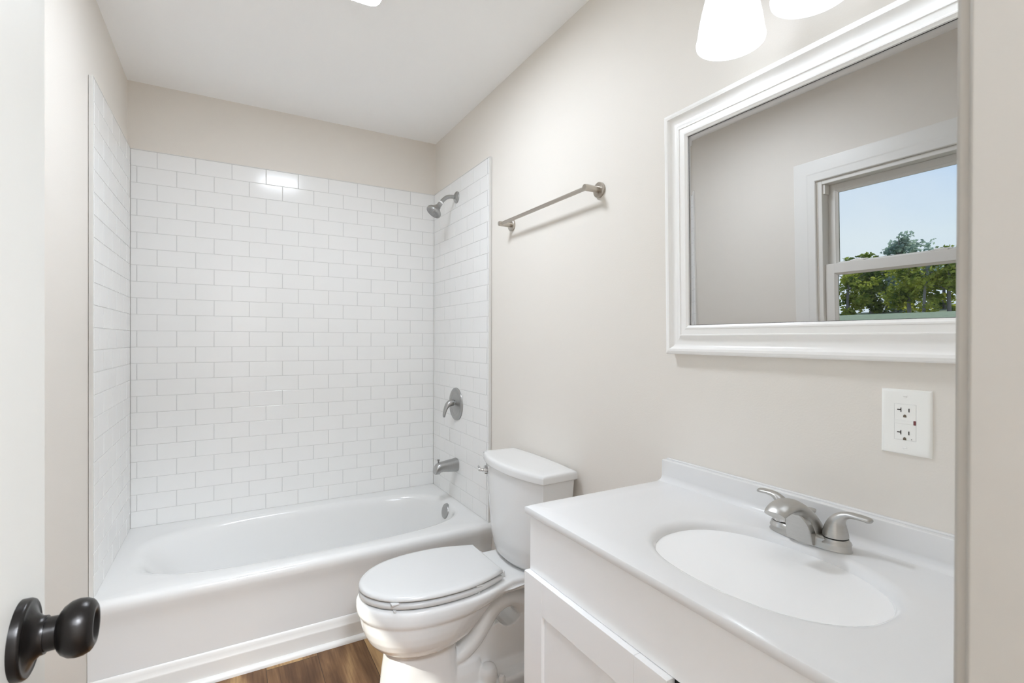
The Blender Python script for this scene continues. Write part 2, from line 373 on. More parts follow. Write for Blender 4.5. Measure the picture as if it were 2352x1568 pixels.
# vinyl frame lining the opening
bm = bmesh.new()
fy0, fy1, fz0, fz1 = WY0, WY1, WZ0, WZ1
for (a0, b0, a1, b1) in ((fy0, fz0, fy0+0.020, fz1), (fy1-0.020, fz0, fy1, fz1), (fy0+0.020, fz0, fy1-0.020, fz0+0.022), (fy0+0.020, fz1-0.022, fy1-0.020, fz1)):
    box(bm, XL-0.115, a0, b0, XL-0.001, a1, b1, 0.002, 1)
finish('frame', bm, M['vinyl'], win)
def sash(name, x0, x1, z0, z1, sw=0.034, rb=0.046, rt=0.046):
    y0, y1 = fy0+0.020, fy1-0.020
    bm = bmesh.new()
    box(bm, x0, y0, z0, x1, y0+sw, z1, 0.003, 2); box(bm, x0, y1-sw, z0, x1, y1, z1, 0.003, 2)
    box(bm, x0, y0+sw-0.002, z0, x1, y1-sw+0.002, z0+rb, 0.003, 2); box(bm, x0, y0+sw-0.002, z1-rt, x1, y1-sw+0.002, z1, 0.003, 2)
    # sloped glazing bead
    g = 0.010; xm = (x0+x1)/2
    for s in (1, -1):
        rr = [[(xm + s*0.013, yy, zz), (xm + s*0.004, yy + dy*g, zz + dz*g), (xm + s*0.004, yy, zz)] for yy, zz, dy, dz in ((y0+sw, z0+rb, 1, 1), (y1-sw, z0+rb, -1, 1), (y1-sw, z1-rt, -1, -1), (y0+sw, z1-rt, 1, -1))]
        loft(bm, rr + [rr[0]], False, False)
    s_ = finish(name, bm, M['vinyl'], win, angle=30)
    bm = bmesh.new(); box(bm, xm-0.002, y0+sw-0.004, z0+rb-0.004, xm+0.002, y1-sw+0.004, z1-rt+0.004)
    p = finish('pane', bm, M['glass'], None); p.parent = s_
    return s_
ZM = 1.577
us = sash('upper_sash', XL-0.085, XL-0.055, ZM-0.046, fz1-0.022, rt=0.032)
ls = sash('lower_sash', XL-0.052, XL-0.020, fz0+0.022, ZM, rb=0.055, rt=0.048, sw=0.044)
for yy in (-1.640, -1.955):
    bm = bmesh.new()
    box(bm, XL-0.046, yy-0.030, ZM, XL-0.024, yy+0.030, ZM+0.007, 0.002, 2); box(bm, XL-0.056, yy-0.020, ZM+0.005, XL-0.028, yy+0.020, ZM+0.012, 0.003, 2)
    box(bm, XL-0.038, yy-0.045, ZM+0.004, XL-0.030, yy-0.018, ZM+0.010, 0.002, 2)
    k = finish('sash_lock', bm, M['vinyl'], None); k.parent = ls
# tilt-stop shoe on the jamb
bm = bmesh.new(); box(bm, XL-0.050, fy1-0.030, 1.925, XL-0.010, fy1-0.018, 1.973, 0.002, 2); finish('balance_stop', bm, M['vinyl'], win)

# ------------------------------------------------------------------ door leaf, open into the room
door = sempty('door_1', (0.203, YF, 0))
bm = bmesh.new(); box(bm, 0.203, -2.768, 0.012, 0.238, -2.2205, 2.04, 0.002, 2)
finish('door_leaf', bm, M['door'], door)
kn = (0.238, -2.292, 0.990)
for sgn, x in ((1, 0.238), (-1, 0.203)):
    kp = bpy.data.objects.new('door_knob', None); COL.objects.link(kp); kp.location = (x, kn[1], kn[2]); kp.parent = door; kp.matrix_parent_inverse = Matrix.Translation(-door.location)
    def kpart(name, prof, k=0.90):
        bm = bmesh.new(); lathe(bm, [(r*k, h*0.86) for r, h in prof], (0, 0, 0), (sgn, 0, 0), 56); q = finish(name, bm, M['bronze'], None, angle=50); q.parent = kp; return q
    kpart('rosette', [(0.0, 0.0), (0.0335, 0.0), (0.0335, 0.006), (0.0325, 0.0085), (0.0310, 0.0093), (0.0295, 0.0085), (0.026, 0.0092), (0.020, 0.0125), (0.0165, 0.017), (0.0160, 0.021), (0.0, 0.021)], 0.99)
    kpart('knob', [(0.0, 0.015), (0.0160, 0.015), (0.0156, 0.030), (0.0185, 0.0315), (0.0225, 0.0345), (0.0262, 0.040), (0.0275, 0.046), (0.0268, 0.0525), (0.0245, 0.0575), (0.0236, 0.0582), (0.0225, 0.0592), (0.0190, 0.0612), (0.0160, 0.0615), (0.0135, 0.0600), (0.0120, 0.0565), (0.0, 0.0555)])
    if sgn == 1:
        bm = bmesh.new(); lathe(bm, [(0.0, 0.0465), (0.0036, 0.0465), (0.0036, 0.0490), (0.0, 0.0495)], (0, 0, 0), (1, 0, 0), 20); q = finish('lock_button', bm, M['bronze'], None); q.parent = kp
        bm = bmesh.new(); lathe(bm, [(0.0, 0.0), (0.0016, 0.0), (0.0016, 0.0006), (0.0, 0.0006)], (0.0225, -0.0067, 0.0092), (0, -0.59, 0.81), 12); q = finish('pin_hole', bm, M['dark'], None); q.parent = kp

# ------------------------------------------------------------------ tile surround
def sur_thing(label, loc): return thing('tile_panel', label, 'wall tile', loc, 'subway tile panels around the bathtub')
sur_b = sur_thing('wide white subway tile panel on the back wall above the long side of the bathtub', (W/2, 0, FL))
sur_r = sur_thing('white subway tile panel on the right wall holding the shower head and tub spout', (W, -0.37, FL))
sur_l = sur_thing('white subway tile panel on the left wall beside the door, bare of fittings', (0, -0.36, FL))
rt = random.Random(3)
def tile_panel(sur, name, length, joint0, org, ux, nrm, start, end=None, flip=False):
    """length along ux from org; rows up z; joint0 = joint offsets for odd/even rows (bottom row first)."""
    bm = bmesh.new(); ux, nrm, org = Vector(ux), Vector(nrm), Vector(org); uz = Vector((0, 0, 1))
    gv, gh, T, ch = 0.0034, 0.0020, 0.0014, 0.0011
    P = lambda a, c, d: org + ux*a + uz*c + nrm*d
    # backing board with grout face
    t = bmesh.new()
    vs_ = [t.verts.new(P(a, c, d)) for d in (-0.012, -T) for a, c in ((0, 0), (length, 0), (length, 23*ROW), (0, 23*ROW))]
    for f in ((0, 1, 2, 3), (4, 5, 6, 7), (0, 1, 5, 4), (1, 2, 6, 5), (2, 3, 7, 6), (3, 0, 4, 7)): t.faces.new([vs_[i] for i in f])
    add(bm, t, 1)
    for r in range(23):
        z0, z1 = r*ROW + gh/2, (r+1)*ROW - gh/2
        if r == 22: z1 = 23*ROW - 0.0005
        js = [0.0]; j = joint0[r % 2]
        while j < (end if end else length) - 0.006: 
            js.append(j); j += COLP
        js.append(end if end else length)
        if end: js.append(length)
        for a, c in zip(js[:-1], js[1:]):
            x0, x1 = a + (gv/2 if a > 0 else 0.0008), c - (gv/2 if c < length else 0.0)
            if x1 - x0 < 0.004: continue
            tx, tz = rt.gauss(0, 0.0022), rt.gauss(0, 0.0022)
            if x1 - x0 < 0.05: tx = tz = 0.0
            cx, cz = (x0+x1)/2, (z0+z1)/2
            h = lambda x, z: (x-cx)*tx*0.35 + (z-cz)*tz*0.35
            o_ = [(x0, z0), (x1, z0), (x1, z1), (x0, z1)]
            i_ = [(x0+ch, z0+ch), (x1-ch, z0+ch), (x1-ch, z1-ch), (x0+ch, z1-ch)]
            A = [bm.verts.new(P(x, z, -T)) for x, z in o_]; B = [bm.verts.new(P(x, z, -0.0006 + h(x, z))) for x, z in o_]; C = [bm.verts.new(P(x, z, h(x, z))) for x, z in i_]
            for i in range(4):
                k = (i+1) % 4
                bm.faces.new((A[i], A[k], B[k], B[i])); bm.faces.new((B[i], B[k], C[k], C[i]))
            bm.faces.new(C)
    return finish(name, bm, None, sur, angle=14, slots=[M['tile'], M['grout']])
jo = 0.1012; je = 0.0238      # joints of odd / even rows on the back wall (from the left corner)
tile_panel(sur_b, 'tile_field', W, (jo, je), (0, 0, FL), (1, 0, 0), (0, -1, 0), 0)
tile_panel(sur_r, 'tile_field', 0.7398, (0.1000, 0.0215), (W, 0, FL), (0, -1, 0), (-1, 0, 0), 0, end=0.7265)
tile_panel(sur_l, 'tile_field', 0.7250, (0.1000, 0.0215), (0, 0, FL), (0, -1, 0), (1, 0, 0), 0, end=0.7117)
ZT = FL + 23*ROW
bm = bmesh.new(); box(bm, W-0.0008, -0.7445, FL-0.004, XR-0.001, -0.7398, ZT+0.004, 0.0018, 2); finish('edge_trim', bm, M['tiletrim'], sur_r)
bm = bmesh.new(); box(bm, 0.0008, -0.7297, FL-0.004, XL+0.001, -0.7250, ZT+0.004, 0.0018, 2); finish('edge_trim', bm, M['tiletrim'], sur_l)
bm = bmesh.new(); box(bm, -0.012, -0.0012, ZT, W+0.013, YB-0.0005, ZT+0.004, 0.0012, 2); finish('top_trim', bm, M['tiletrim'], sur_b)
bm = bmesh.new(); box(bm, W-0.0008, -0.742, ZT, XR-0.001, 0.0, ZT+0.004, 0.0012, 2); finish('top_trim', bm, M['tiletrim'], sur_r)
bm = bmesh.new(); box(bm, 0.0008, -0.727, ZT, XL+0.001, 0.0, ZT+0.004, 0.0012, 2); finish('top_trim', bm, M['tiletrim'], sur_l)

# ------------------------------------------------------------------ bathtub
tub = thing('bathtub', 'white alcove bathtub with a plain front apron under the tiled surround', 'bathtub', (W/2, -0.38, 0))
TX0, TX1, TY0, TY1 = XL+0.001, XR-0.001, -0.766, 0.006
hx, hy, hax, hay, hp = 0.752, -0.372, 0.690, 0.302, 3.2
angs = [2*math.pi*i/120 for i in range(120)]
for cx_, cy_ in ((TX0, TY0), (TX1, TY0), (TX1, TY1), (TX0, TY1)): angs.append(math.atan2(cy_-hy, cx_-hx) % (2*math.pi))
angs.sort()
bm = bmesh.new()
def sering(cx, cy, ax, ay, p, z): return [superell(cx, cy, ax, ay, p, t) + (z,) for t in angs]
rings = []
prof_in = [  # (left, right, half depth, p, z)
    (0.50, 1.24, 0.12, 3.0, 0.048), (0.40, 1.30, 0.185, 3.0, 0.052), (0.345, 1.340, 0.222, 3.1, 0.066), (0.300, 1.368, 0.240, 3.2, 0.100),
    (0.245, 1.390, 0.254, 3.2, 0.160), (0.190, 1.406, 0.266, 3.1, 0.230), (0.145, 1.418, 0.276, 3.0, 0.295), (0.120, 1.425, 0.282, 3.0, 0.326),
    (0.103, 1.429, 0.287, 3.0, 0.343), (0.088, 1.434, 0.293, 3.0, 0.355), (0.070, 1.442, 0.301, 3.1, 0.3625), (0.050, 1.452, 0.310, 3.3, 0.3660)]
for l_, r_, ay, p, z in prof_in: rings.append(sering((l_+r_)/2, hy, (r_-l_)/2, ay, p, z))
def rring(inset, z, dy=0.0):
    out = []
    for t in angs:
        x, y = rect_ray(hx, hy, TX0, TY0, TX1, TY1, t)
        if y < TY0 + 1e-6: y = TY0 + inset
        elif abs(y-TY0) < 0.05 and inset > 0: y = max(y, TY0+inset)
        out.append((x, y, z))
    return out
rings += [rring(0.026, 0.3685), rring(0.016, 0.3672), rring(0.008, 0.3625), rring(0.002, 0.3545), rring(0.0, 0.343), rring(0.001, 0.325), rring(0.010, 0.300), rring(0.016, 0.26), rring(0.019, 0.18), rring(0.020, 0.08), rring(0.020, 0.004)]
loft(bm, rings, True, True)
finish('tub_shell', bm, M['tub'], tub, angle=50, wn=False)
bm = bmesh.new(); lathe(bm, [(0, 0), (0.041, 0), (0.041, 0.004), (0.038, 0.009), (0.030, 0.0105), (0, 0.0108)], (1.4265, -0.36, 0.320), (-0.97, 0, 0.24), 40); 
finish('overflow_plate', bm, M['nickel_d'], tub, angle=40)
bm = bmesh.new(); lathe(bm, [(0, 0), (0.036, 0), (0.034, 0.003), (0.024, 0.004), (0.020, 0.008), (0, 0.009)], (1.17, -0.372, 0.0480), (0, 0, 1), 32); finish('drain', bm, M['chrome'], tub)

# ------------------------------------------------------------------ shower fittings on the right tiled wall
YS = -0.351
sh = thing('shower_fixture', 'brushed nickel shower head on a bent arm near the top of the tiled wall', 'shower head', (W, YS, 2.037))
bm = bmesh.new(); lathe(bm, [(0, 0), (0.0325, 0), (0.0325, 0.003), (0.031, 0.006), (0.026, 0.0085), (0.0245, 0.0085), (0.019, 0.014), (0.013, 0.0165), (0, 0.0165)], (W, YS, 2.037), (-1, 0, 0), 40); finish('wall_flange', bm, M['nickel_d'], sh, angle=40)
arm = [(W-0.008, YS, 2.037), (W-0.035, YS, 2.0365), (W-0.058, YS, 2.030), (W-0.078, YS, 2.014), (W-0.094, YS, 1.994)]
bm = bmesh.new(); tube(bm, arm, [0.0105]*5, 20, k=6); finish('arm', bm, M['nickel_d'], sh, angle=60)
hd = Vector((-0.60, 0.0, -0.80)).normalized(); c0 = Vector((W-0.094, YS, 1.994))
bm = bmesh.new(); lathe(bm, [(0, -0.004), (0.0128, -0.004), (0.0132, 0.002), (0.0128, 0.004), (0, 0.004)], c0, hd, 24); finish('tape_ring', bm, M['white_tape'], sh)
bm = bmesh.new(); lathe(bm, [(0, 0.003), (0.0125, 0.003), (0.0130, 0.005), (0.0130, 0.018), (0.0112, 0.0195), (0.0112, 0.022), (0.0135, 0.0235), (0.0165, 0.028), (0.0185, 0.036), (0.026, 0.044), (0.0365, 0.053), (0.0415, 0.0600), (0.0425, 0.0640), (0.0418, 0.0646), (0.0418, 0.0656), (0.0425, 0.0662), (0.0420, 0.0735), (0.0395, 0.0765), (0.0385, 0.0765), (0, 0.0760)], c0, hd, 48); finish('head', bm, M['nickel_d'], sh, angle=35)
bm = bmesh.new(); lathe(bm, [(0, 0.0745), (0.0375, 0.0745), (0.0375, 0.0772), (0.025, 0.0782), (0.024, 0.0776), (0.012, 0.0782), (0, 0.0785)], c0, hd, 40); 
hm = axis_mtx(c0, hd)
for ring, cnt in ((0.0335, 22), (0.0285, 18), (0.020, 12), (0.0135, 8)):
    for i in range(cnt):
        a = 2*math.pi*i/cnt; p = hm @ Vector((ring*math.cos(a), ring*math.sin(a), 0.0770)); lathe(bm, [(0, 0), (0.0014, 0), (0.0011, 0.0024), (0, 0.0024)], p, hd, 8)
finish('spray_face', bm, M['blacknk'], sh)
bm = bmesh.new()
a0 = hm @ Vector((0, 0, 0.069))
side = (Vector((0, -1, 0)) - hd*Vector((0, -1, 0)).dot(hd)).normalized()
tube(bm, [a0+side*0.0415-hd*0.006, a0+side*0.046-hd*0.001, a0+side*0.044+hd*0.009], [0.004, 0.004, 0.003], 10, k=4, side=(1, 0, 0)); finish('spray_selector_tab', bm, M['nickel_d'], sh)

va = thing('shower_valve', 'brushed nickel shower valve with round plate and curved lever on the tiled wall', 'shower valve', (W, YS, 0.898))
bm = bmesh.new(); lathe(bm, [(0, 0), (0.090, 0), (0.090, 0.003), (0.088, 0.0065), (0.082, 0.009), (0.070, 0.0105), (0.063, 0.0100), (0.060, 0.0075), (0.057, 0.0070), (0.035, 0.0105), (0.022, 0.0125), (0, 0.0125)], (W, YS, 0.898), (-1, 0, 0), 72); finish('escutcheon', bm, M['nickel_d'], va, angle=40)
bm = bmesh.new(); lathe(bm, [(0, 0.010), (0.015, 0.010), (0.015, 0.013), (0.0115, 0.0135), (0.0115, 0.016), (0.0150, 0.0165), (0.0150, 0.021), (0, 0.021)], (W, YS, 0.905), (-1, 0, 0), 32); finish('stem', bm, M['chrome'], va, angle=30)
bm = bmesh.new(); tube(bm, [(W-0.018, YS, 0.9050), (W-0.030, YS, 0.9060), (W-0.046, YS, 0.9000), (W-0.060, YS-0.001, 0.884), (W-0.069, YS-0.002, 0.862), (W-0.073, YS-0.002, 0.842), (W-0.0735, YS-0.002, 0.831)],
    [(0.0165, 0.0165), (0.0185, 0.0185), (0.0165, 0.0180), (0.0115, 0.0160), (0.0085, 0.0145), (0.0075, 0.0125), (0.0055, 0.0080)], 24, k=6); finish('lever', bm, M['nickel_d'], va, angle=60)

spo = thing('tub_spout', 'brushed nickel tub spout with diverter knob low on the tiled wall', 'tub spout', (W, YS-0.008, 0.565))
ys = YS-0.008
bm = bmesh.new()
def dring(x, zt, zb, hw, n=32, flat=0.75):
    out = []
    zc, h = (zt+zb)/2, (zt-zb)/2
    for i in range(n):
        a = 2*math.pi*i/n; c, s = math.cos(a), math.sin(a)
        out.append((x, ys + hw*math.copysign(abs(c)**0.75, c), zc + h*math.copysign(abs(s)**flat, s)))
    return out
loft(bm, [dring(W, 0.600, 0.531, 0.033), dring(W-0.004, 0.602, 0.5295, 0.034), dring(W-0.03, 0.5985, 0.531, 0.032), dring(W-0.06, 0.5945, 0.534, 0.030), dring(W-0.085, 0.5905, 0.537, 0.028),
    dring(W-0.100, 0.588, 0.5345, 0.027), dring(W-0.106, 0.5865, 0.5265, 0.0265), dring(W-0.116, 0.582, 0.5262, 0.0255), dring(W-0.124, 0.573, 0.5262, 0.0245), dring(W-0.128, 0.561, 0.5268, 0.0230), dring(W-0.1295, 0.548, 0.528, 0.021)])
finish('spout_body', bm, M['nickel_d'], spo, angle=40)
bm = bmesh.new(); lathe(bm, [(0, -0.006), (0.0042, -0.006), (0.0042, 0.010), (0.0072, 0.015), (0.0078, 0.018), (0.006, 0.0192), (0, 0.0195)], (W-0.108, ys, 0.587), (0, 0, 1), 24); finish('diverter_knob', bm, M['nickel_d'], spo, angle=40)

# ------------------------------------------------------------------ towel bar
tb = thing('towel_bar', 'brushed nickel towel bar on the greige wall between tile and mirror', 'towel bar', (XR, -1.247, 1.768))
for yy in (-0.944, -1.550):
    bm = bmesh.new(); lathe(bm, [(0, 0), (0.0255, 0), (0.0262, 0.001), (0.0262, 0.009), (0.0245, 0.0105), (0, 0.0105)], (XR, yy, 1.768), (-1, 0, 0), 40); finish('wall_flange', bm, M['nickel_w'], tb)
    bm = bmesh.new(); lathe(bm, [(0, 0.010), (0.0112, 0.010), (0.0112, 0.066), (0.0098, 0.0695), (0, 0.0695)], (XR, yy, 1.768), (-1, 0, 0), 32); finish('post', bm, M['nickel_w'], tb)
bm = bmesh.new(); lathe(bm, [(0, 0), (0.0075, 0), (0.0075, 0.586), (0, 0.586)], (XR-0.057, -0.954, 1.768), (0, -1, 0), 24); finish('bar', bm, M['nickel_w'], tb)

# ------------------------------------------------------------------ toilet
YC = -1.225
toi = thing('toilet', 'white two-piece toilet with closed elongated lid between bathtub and vanity', 'toilet', (1.15, YC, 0))
SX = np.array([0, .12, .224, .346, .5, .632, .74, .837, .92, 1.0]); SW = np.array([0, .245, .436, .655, .868, .973, 1.0, .975, .875, .72])
def egg(tip, back, hw, z, n=25, rb=0.72, yc=YC):
    w = SW.copy(); f = (rb-0.72)
    pts = []
    ss = [1 - math.cos(math.pi/2*i/(n-1)) for i in range(n)]
    ss = [i/(n-1) for i in range(n)]
    def hwf(s):
        v = smooth_interp(s)
        if s > 0.74: v = v + (rb-0.72)*((s-0.74)/0.26)**1.5
        return hw*v
    near = [(tip + (back-tip)*s*s, -hwf(s)) for s in reversed(ss)]
    far = [(tip + (back-tip)*s*s, hwf(s)) for s in ss[1:]]
    return [(x, yc + y, z) for x, y in near + far]
def smooth_interp(s):
    # monotone cubic through SX, SW
    i = int(np.clip(np.searchsorted(SX, s) - 1, 0, len(SX)-2)); h = SX[i+1]-SX[i]; t = (s-SX[i])/h
    def sl(k):
        if k == 0: return (SW[1]-SW[0])/(SX[1]-SX[0])
        if k == len(SX)-1: return (SW[-1]-SW[-2])/(SX[-1]-SX[-2])
        return (SW[k+1]-SW[k-1])/(SX[k+1]-SX[k-1])
    m0, m1 = sl(i)*h, sl(i+1)*h
    return SW[i]*(2*t**3-3*t*t+1) + m0*(t**3-2*t*t+t) + SW[i+1]*(-2*t**3+3*t*t) + m1*(t**3-t*t)
def sq(x0, x1, hw, z, p=4.0, n=48, yc=YC, rot=0):
    cx, ax = (x0+x1)/2, (x1-x0)/2
    return [superell(cx, yc, ax, hw, p, 2*math.pi*i/n) + (z,) for i in range(n)]
bm = bmesh.new()
# bowl
loft(bm, [egg(0.880, 1.085, 0.076, 0.208), egg(0.860, 1.095, 0.095, 0.211), egg(0.842, 1.104, 0.112, 0.219), egg(0.818, 1.116, 0.132, 0.236), egg(0.799, 1.130, 0.148, 0.258), egg(0.787, 1.148, 0.159, 0.282), egg(0.779, 1.168, 0.1655, 0.306), egg(0.7745, 1.190, 0.1695, 0.330), egg(0.773, 1.200, 0.1705, 0.342),
          egg(0.769, 1.212, 0.1745, 0.346), egg(0.764, 1.235, 0.179, 0.356), egg(0.762, 1.265, 0.1815, 0.372), egg(0.763, 1.285, 0.181, 0.388), egg(0.768, 1.288, 0.177, 0.3975), egg(0.776, 1.285, 0.170, 0.400)])
# lip under the bowl and pedestal column
loft(bm, [sq(0.835, 1.130, 0.098, 0.0, 4.5), sq(0.846, 1.115, 0.090, 0.05, 4.5), sq(0.853, 1.100, 0.084, 0.12, 4.5), sq(0.860, 1.095, 0.083, 0.18, 4), sq(0.862, 1.100, 0.084, 0.212, 3.5), sq(0.88, 1.10, 0.085, 0.25, 3)])
# rear deck carrying the tank
loft(bm, [sq(1.18, 1.455, 0.118, 0.352, 5), sq(1.16, 1.468, 0.128, 0.372, 5), sq(1.15, 1.472, 0.134, 0.392, 5), sq(1.155, 1.468, 0.130, 0.400, 5), sq(1.165, 1.46, 0.122, 0.402, 5)])
# deck support into the bowl
loft(bm, [egg(1.02, 1.20, 0.08, 0.31), egg(0.95, 1.36, 0.125, 0.352), egg(0.92, 1.44, 0.150, 0.378)])
# trapway
tube(bm, [(0.985, YC, 0.185), (1.045, YC, 0.140), (1.105, YC, 0.134), (1.165, YC, 0.172), (1.208, YC, 0.226), (1.252, YC, 0.272), (1.310, YC, 0.289), (1.364, YC, 0.265), (1.396, YC, 0.210), (1.405, YC, 0.130), (1.405, YC, 0.02)],
     [(0.046, 0.066), (0.041, 0.068), (0.040, 0.068), (0.042, 0.068), (0.044, 0.068), (0.044, 0.068), (0.043, 0.068), (0.042, 0.066), (0.040, 0.062), (0.044, 0.062), (0.048, 0.066)], 28, k=6)
# web under the trapway, leaving the gap below its crest
def web(pts, hw):
    loft(bm, [[(x, YC-hw, z) for x, z in pts], [(x, YC+hw, z) for x, z in pts]])
web([(1.03, 0.0), (1.42, 0.0), (1.42, 0.22), (1.374, 0.235), (1.352, 0.208), (1.332, 0.194), (1.306, 0.188), (1.284, 0.196), (1.262, 0.215), (1.17, 0.18), (1.10, 0.13), (1.03, 0.13)], 0.050)
# base skirt
loft(bm, [sq(1.00, 1.445, 0.112, 0.0, 5), sq(1.00, 1.445, 0.112, 0.030, 5), sq(1.01, 1.44, 0.106, 0.040, 5), sq(1.03, 1.43, 0.070, 0.050, 5), sq(1.05, 1.42, 0.052, 0.075, 5), sq(1.06, 1.42, 0.045, 0.10, 5)])
loft(bm, [sq(1.045, 1.20, 0.085, 0.05, 4), sq(1.05, 1.195, 0.080, 0.085, 4), sq(1.06, 1.19, 0.068, 0.112, 4), sq(1.07, 1.18, 0.05, 0.125, 4)])
for s in (-1, 1):
    lathe(bm, [(0, 0), (0.036, 0), (0.034, 0.05), (0.027, 0.066), (0.012, 0.073), (0, 0.074)], (1.205, YC + s*0.075, 0.02), (0, 0, 1), 24)
tmp = finish('bowl', bm, M['porc'], toi, wn=False)
md = tmp.modifiers.new('r', 'REMESH'); md.mode = 'VOXEL'; md.voxel_size = 0.0036
ms = tmp.modifiers.new('s', 'SMOOTH'); ms.factor = 0.5; ms.iterations = 5
dg = bpy.context.evaluated_depsgraph_get()
me2 = bpy.data.meshes.new_from_object(tmp.evaluated_get(dg))
tmp.modifiers.clear(); old = tmp.data; tmp.data = me2; bpy.data.meshes.remove(old); me2.name = 'bowl'
me2.polygons.foreach_set('use_smooth', [True]*len(me2.polygons))
if not me2.materials: me2.materials.append(M['porc'])
for s in (-1, 1):
    bm = bmesh.new(); lathe(bm, [(0, 0), (0.014, 0), (0.0135, 0.010), (0.009, 0.019), (0, 0.022)], (1.246, YC + s*0.104, 0.036), (0, 0, 1), 24); finish('bolt_cap', bm, M['porc'], toi)
# seat ring, lid
def slab(name, m, o0, o1, hole=False, zb=0, zt=0, rnd=0.006):
    pass
tip, hb = 0.771, 1.236
bm = bmesh.new()
out = [egg(tip+0.006, 1.232, 0.1655, 0.4045), egg(tip+0.001, 1.235, 0.1705, 0.4070), egg(tip, 1.236, 0.1715, 0.4130), egg(tip, 1.236, 0.1715, 0.4175), egg(tip+0.002, 1.235, 0.1695, 0.4215), egg(tip+0.009, 1.232, 0.162, 0.4240)]
inn = [egg(tip+0.07, 1.14, 0.105, 0.4235), egg(tip+0.075, 1.13, 0.100, 0.416), egg(tip+0.07, 1.14, 0.105, 0.4045)]
loft(bm, out + inn + [out[0]], False, False); finish('seat', bm, M['seat'], toi, angle=60)
bm = bmesh.new()
loft(bm, [egg(tip+0.010, 1.228, 0.160, 0.4283), egg(tip+0.003, 1.234, 0.1675, 0.4288), egg(tip, 1.238, 0.1710, 0.4305), egg(tip-0.001, 1.239, 0.1718, 0.4345), egg(tip+0.001, 1.238, 0.1695, 0.4400), egg(tip+0.006, 1.235, 0.165, 0.4440), egg(tip+0.018, 1.229, 0.153, 0.4462), egg(tip+0.06, 1.21, 0.12, 0.4470), egg(tip+0.2, 1.15, 0.05, 0.4474)])
finish('seat_lid', bm, M['seat'], toi, angle=60)
for s in (-1, 1):
    bm = bmesh.new(); box(bm, 1.222, YC+s*0.078-0.022, 0.400, 1.262, YC+s*0.078+0.022, 0.424, 0.006, 3); finish('hinge', bm, M['seat'], toi, angle=50)
for p in ((0.850, YC-0.128), (0.850, YC+0.128), (1.13, YC-0.150), (1.13, YC+0.150)):
    bm = bmesh.new(); box(bm, p[0]-0.012, p[1]-0.010, 0.4230, p[0]+0.012, p[1]+0.010, 0.4285, 0.001, 1); box(bm, p[0]-0.004, p[1]-0.006, 0.399, p[0]+0.004, p[1]+0.006, 0.405, 0.001, 1); finish('seat_bumper', bm, M['seat'], toi)
# tank
def tankring(xb, xs, xf, bulge_b, hwf, hwb, z, n=15, r=0.012):
    """plan outline: back edge bowed by bulge_b, sides from xb to xs, front bowed out to xf."""
    pts = []
    for i in range(n):                       # front, +y to -y
        t = -1 + 2*i/(n-1); pts.append((xs - (xs-xf)*(1 - abs(t)**2.2), YC - t*hwf))
    for i in range(1, 4): pts.append((xs + (xb-xs)*i/4, YC - (hwf + (hwb-hwf)*i/4)))
    for i in range(n):
        t = -1 + 2*i/(n-1); pts.append((xb + bulge_b*(1-abs(t)**2.2), YC + t*hwb))
    for i in range(3, 0, -1): pts.append((xs + (xb-xs)*i/4, YC + (hwf + (hwb-hwf)*i/4)))
    return [(x, y, z) for x, y in pts]
bm = bmesh.new()
loft(bm, [tankring(1.43, 1.385, 1.352, 0.02, 0.125, 0.110, 0.4025), tankring(1.450, 1.372, 1.322, 0.022, 0.150, 0.135, 0.408), tankring(1.462, 1.363, 1.310, 0.022, 0.172, 0.158, 0.424), tankring(1.468, 1.358, 1.305, 0.022, 0.186, 0.172, 0.452), tankring(1.471, 1.354, 1.303, 0.022, 0.194, 0.182, 0.490),
          tankring(1.475, 1.350, 1.302, 0.018, 0.208, 0.198, 0.60), tankring(1.478, 1.345, 1.300, 0.016, 0.219, 0.212, 0.70), tankring(1.479, 1.343, 1.299, 0.016, 0.2225, 0.2165, 0.7515)])
bmesh.ops.bevel(bm, geom=[e for e in bm.edges if abs(e.verts[0].co.z-e.verts[1].co.z) > 0.02 and abs(abs(e.verts[0].co.y-YC)-0.2) < 0.1 and e.calc_face_angle(0) > 0.6], offset=0.012, segments=3, profile=0.5, affect='EDGES')
finish('tank', bm, M['porc'], toi, angle=50)
bm = bmesh.new()
def lidr(d, z): return tankring(1.487-d, 1.336+d*0.6, 1.289+d, 0.014, 0.2335-d, 0.2265-d, z)
loft(bm, [lidr(0.006, 0.7505), lidr(0.001, 0.7530), lidr(0.0, 0.757), lidr(0.0, 0.772), lidr(0.002, 0.7795), lidr(0.007, 0.7835), lidr(0.018, 0.7850), lidr(0.05, 0.7862)])
bmesh.ops.bevel(bm, geom=[e for e in bm.edges if abs(e.verts[0].co.z-e.verts[1].co.z) > 0.012 and e.calc_face_angle(0) > 0.6], offset=0.010, segments=3, profile=0.5, affect='EDGES')
finish('tank_lid', bm, M['porc'], toi, angle=50)
# flush lever on the tank's tub-side end
lv = bpy.data.objects.new('flush_lever', None); COL.objects.link(lv); lv.location = (1.325, YC+0.19, 0.715); lv.parent = toi; lv.matrix_parent_inverse = Matrix.Translation(-toi.location)
lx, ly, lz = 1.334, YC+0.180, 0.716
ld = Vector((-0.93, 0.36, 0))
bm = bmesh.new(); lathe(bm, [(0, -0.006), (0.0175, -0.006), (0.0175, 0.004), (0.015, 0.0065), (0, 0.007)], (lx-0.012, ly, lz), ld, 32); q = finish('rosette', bm, M['chrome'], None); q.parent = lv; q.matrix_parent_inverse = Matrix.Translation(-lv.location-toi.location+toi.location)
bm = bmesh.new(); p0 = Vector((lx-0.012, ly, lz)) + ld*0.006
tube(bm, [p0, p0 + ld*0.012, p0 + ld*0.020 + Vector((0, 0.004, 0.001))], [0.0065, 0.0065, 0.007], 14, k=4, side=(0, 0, 1))
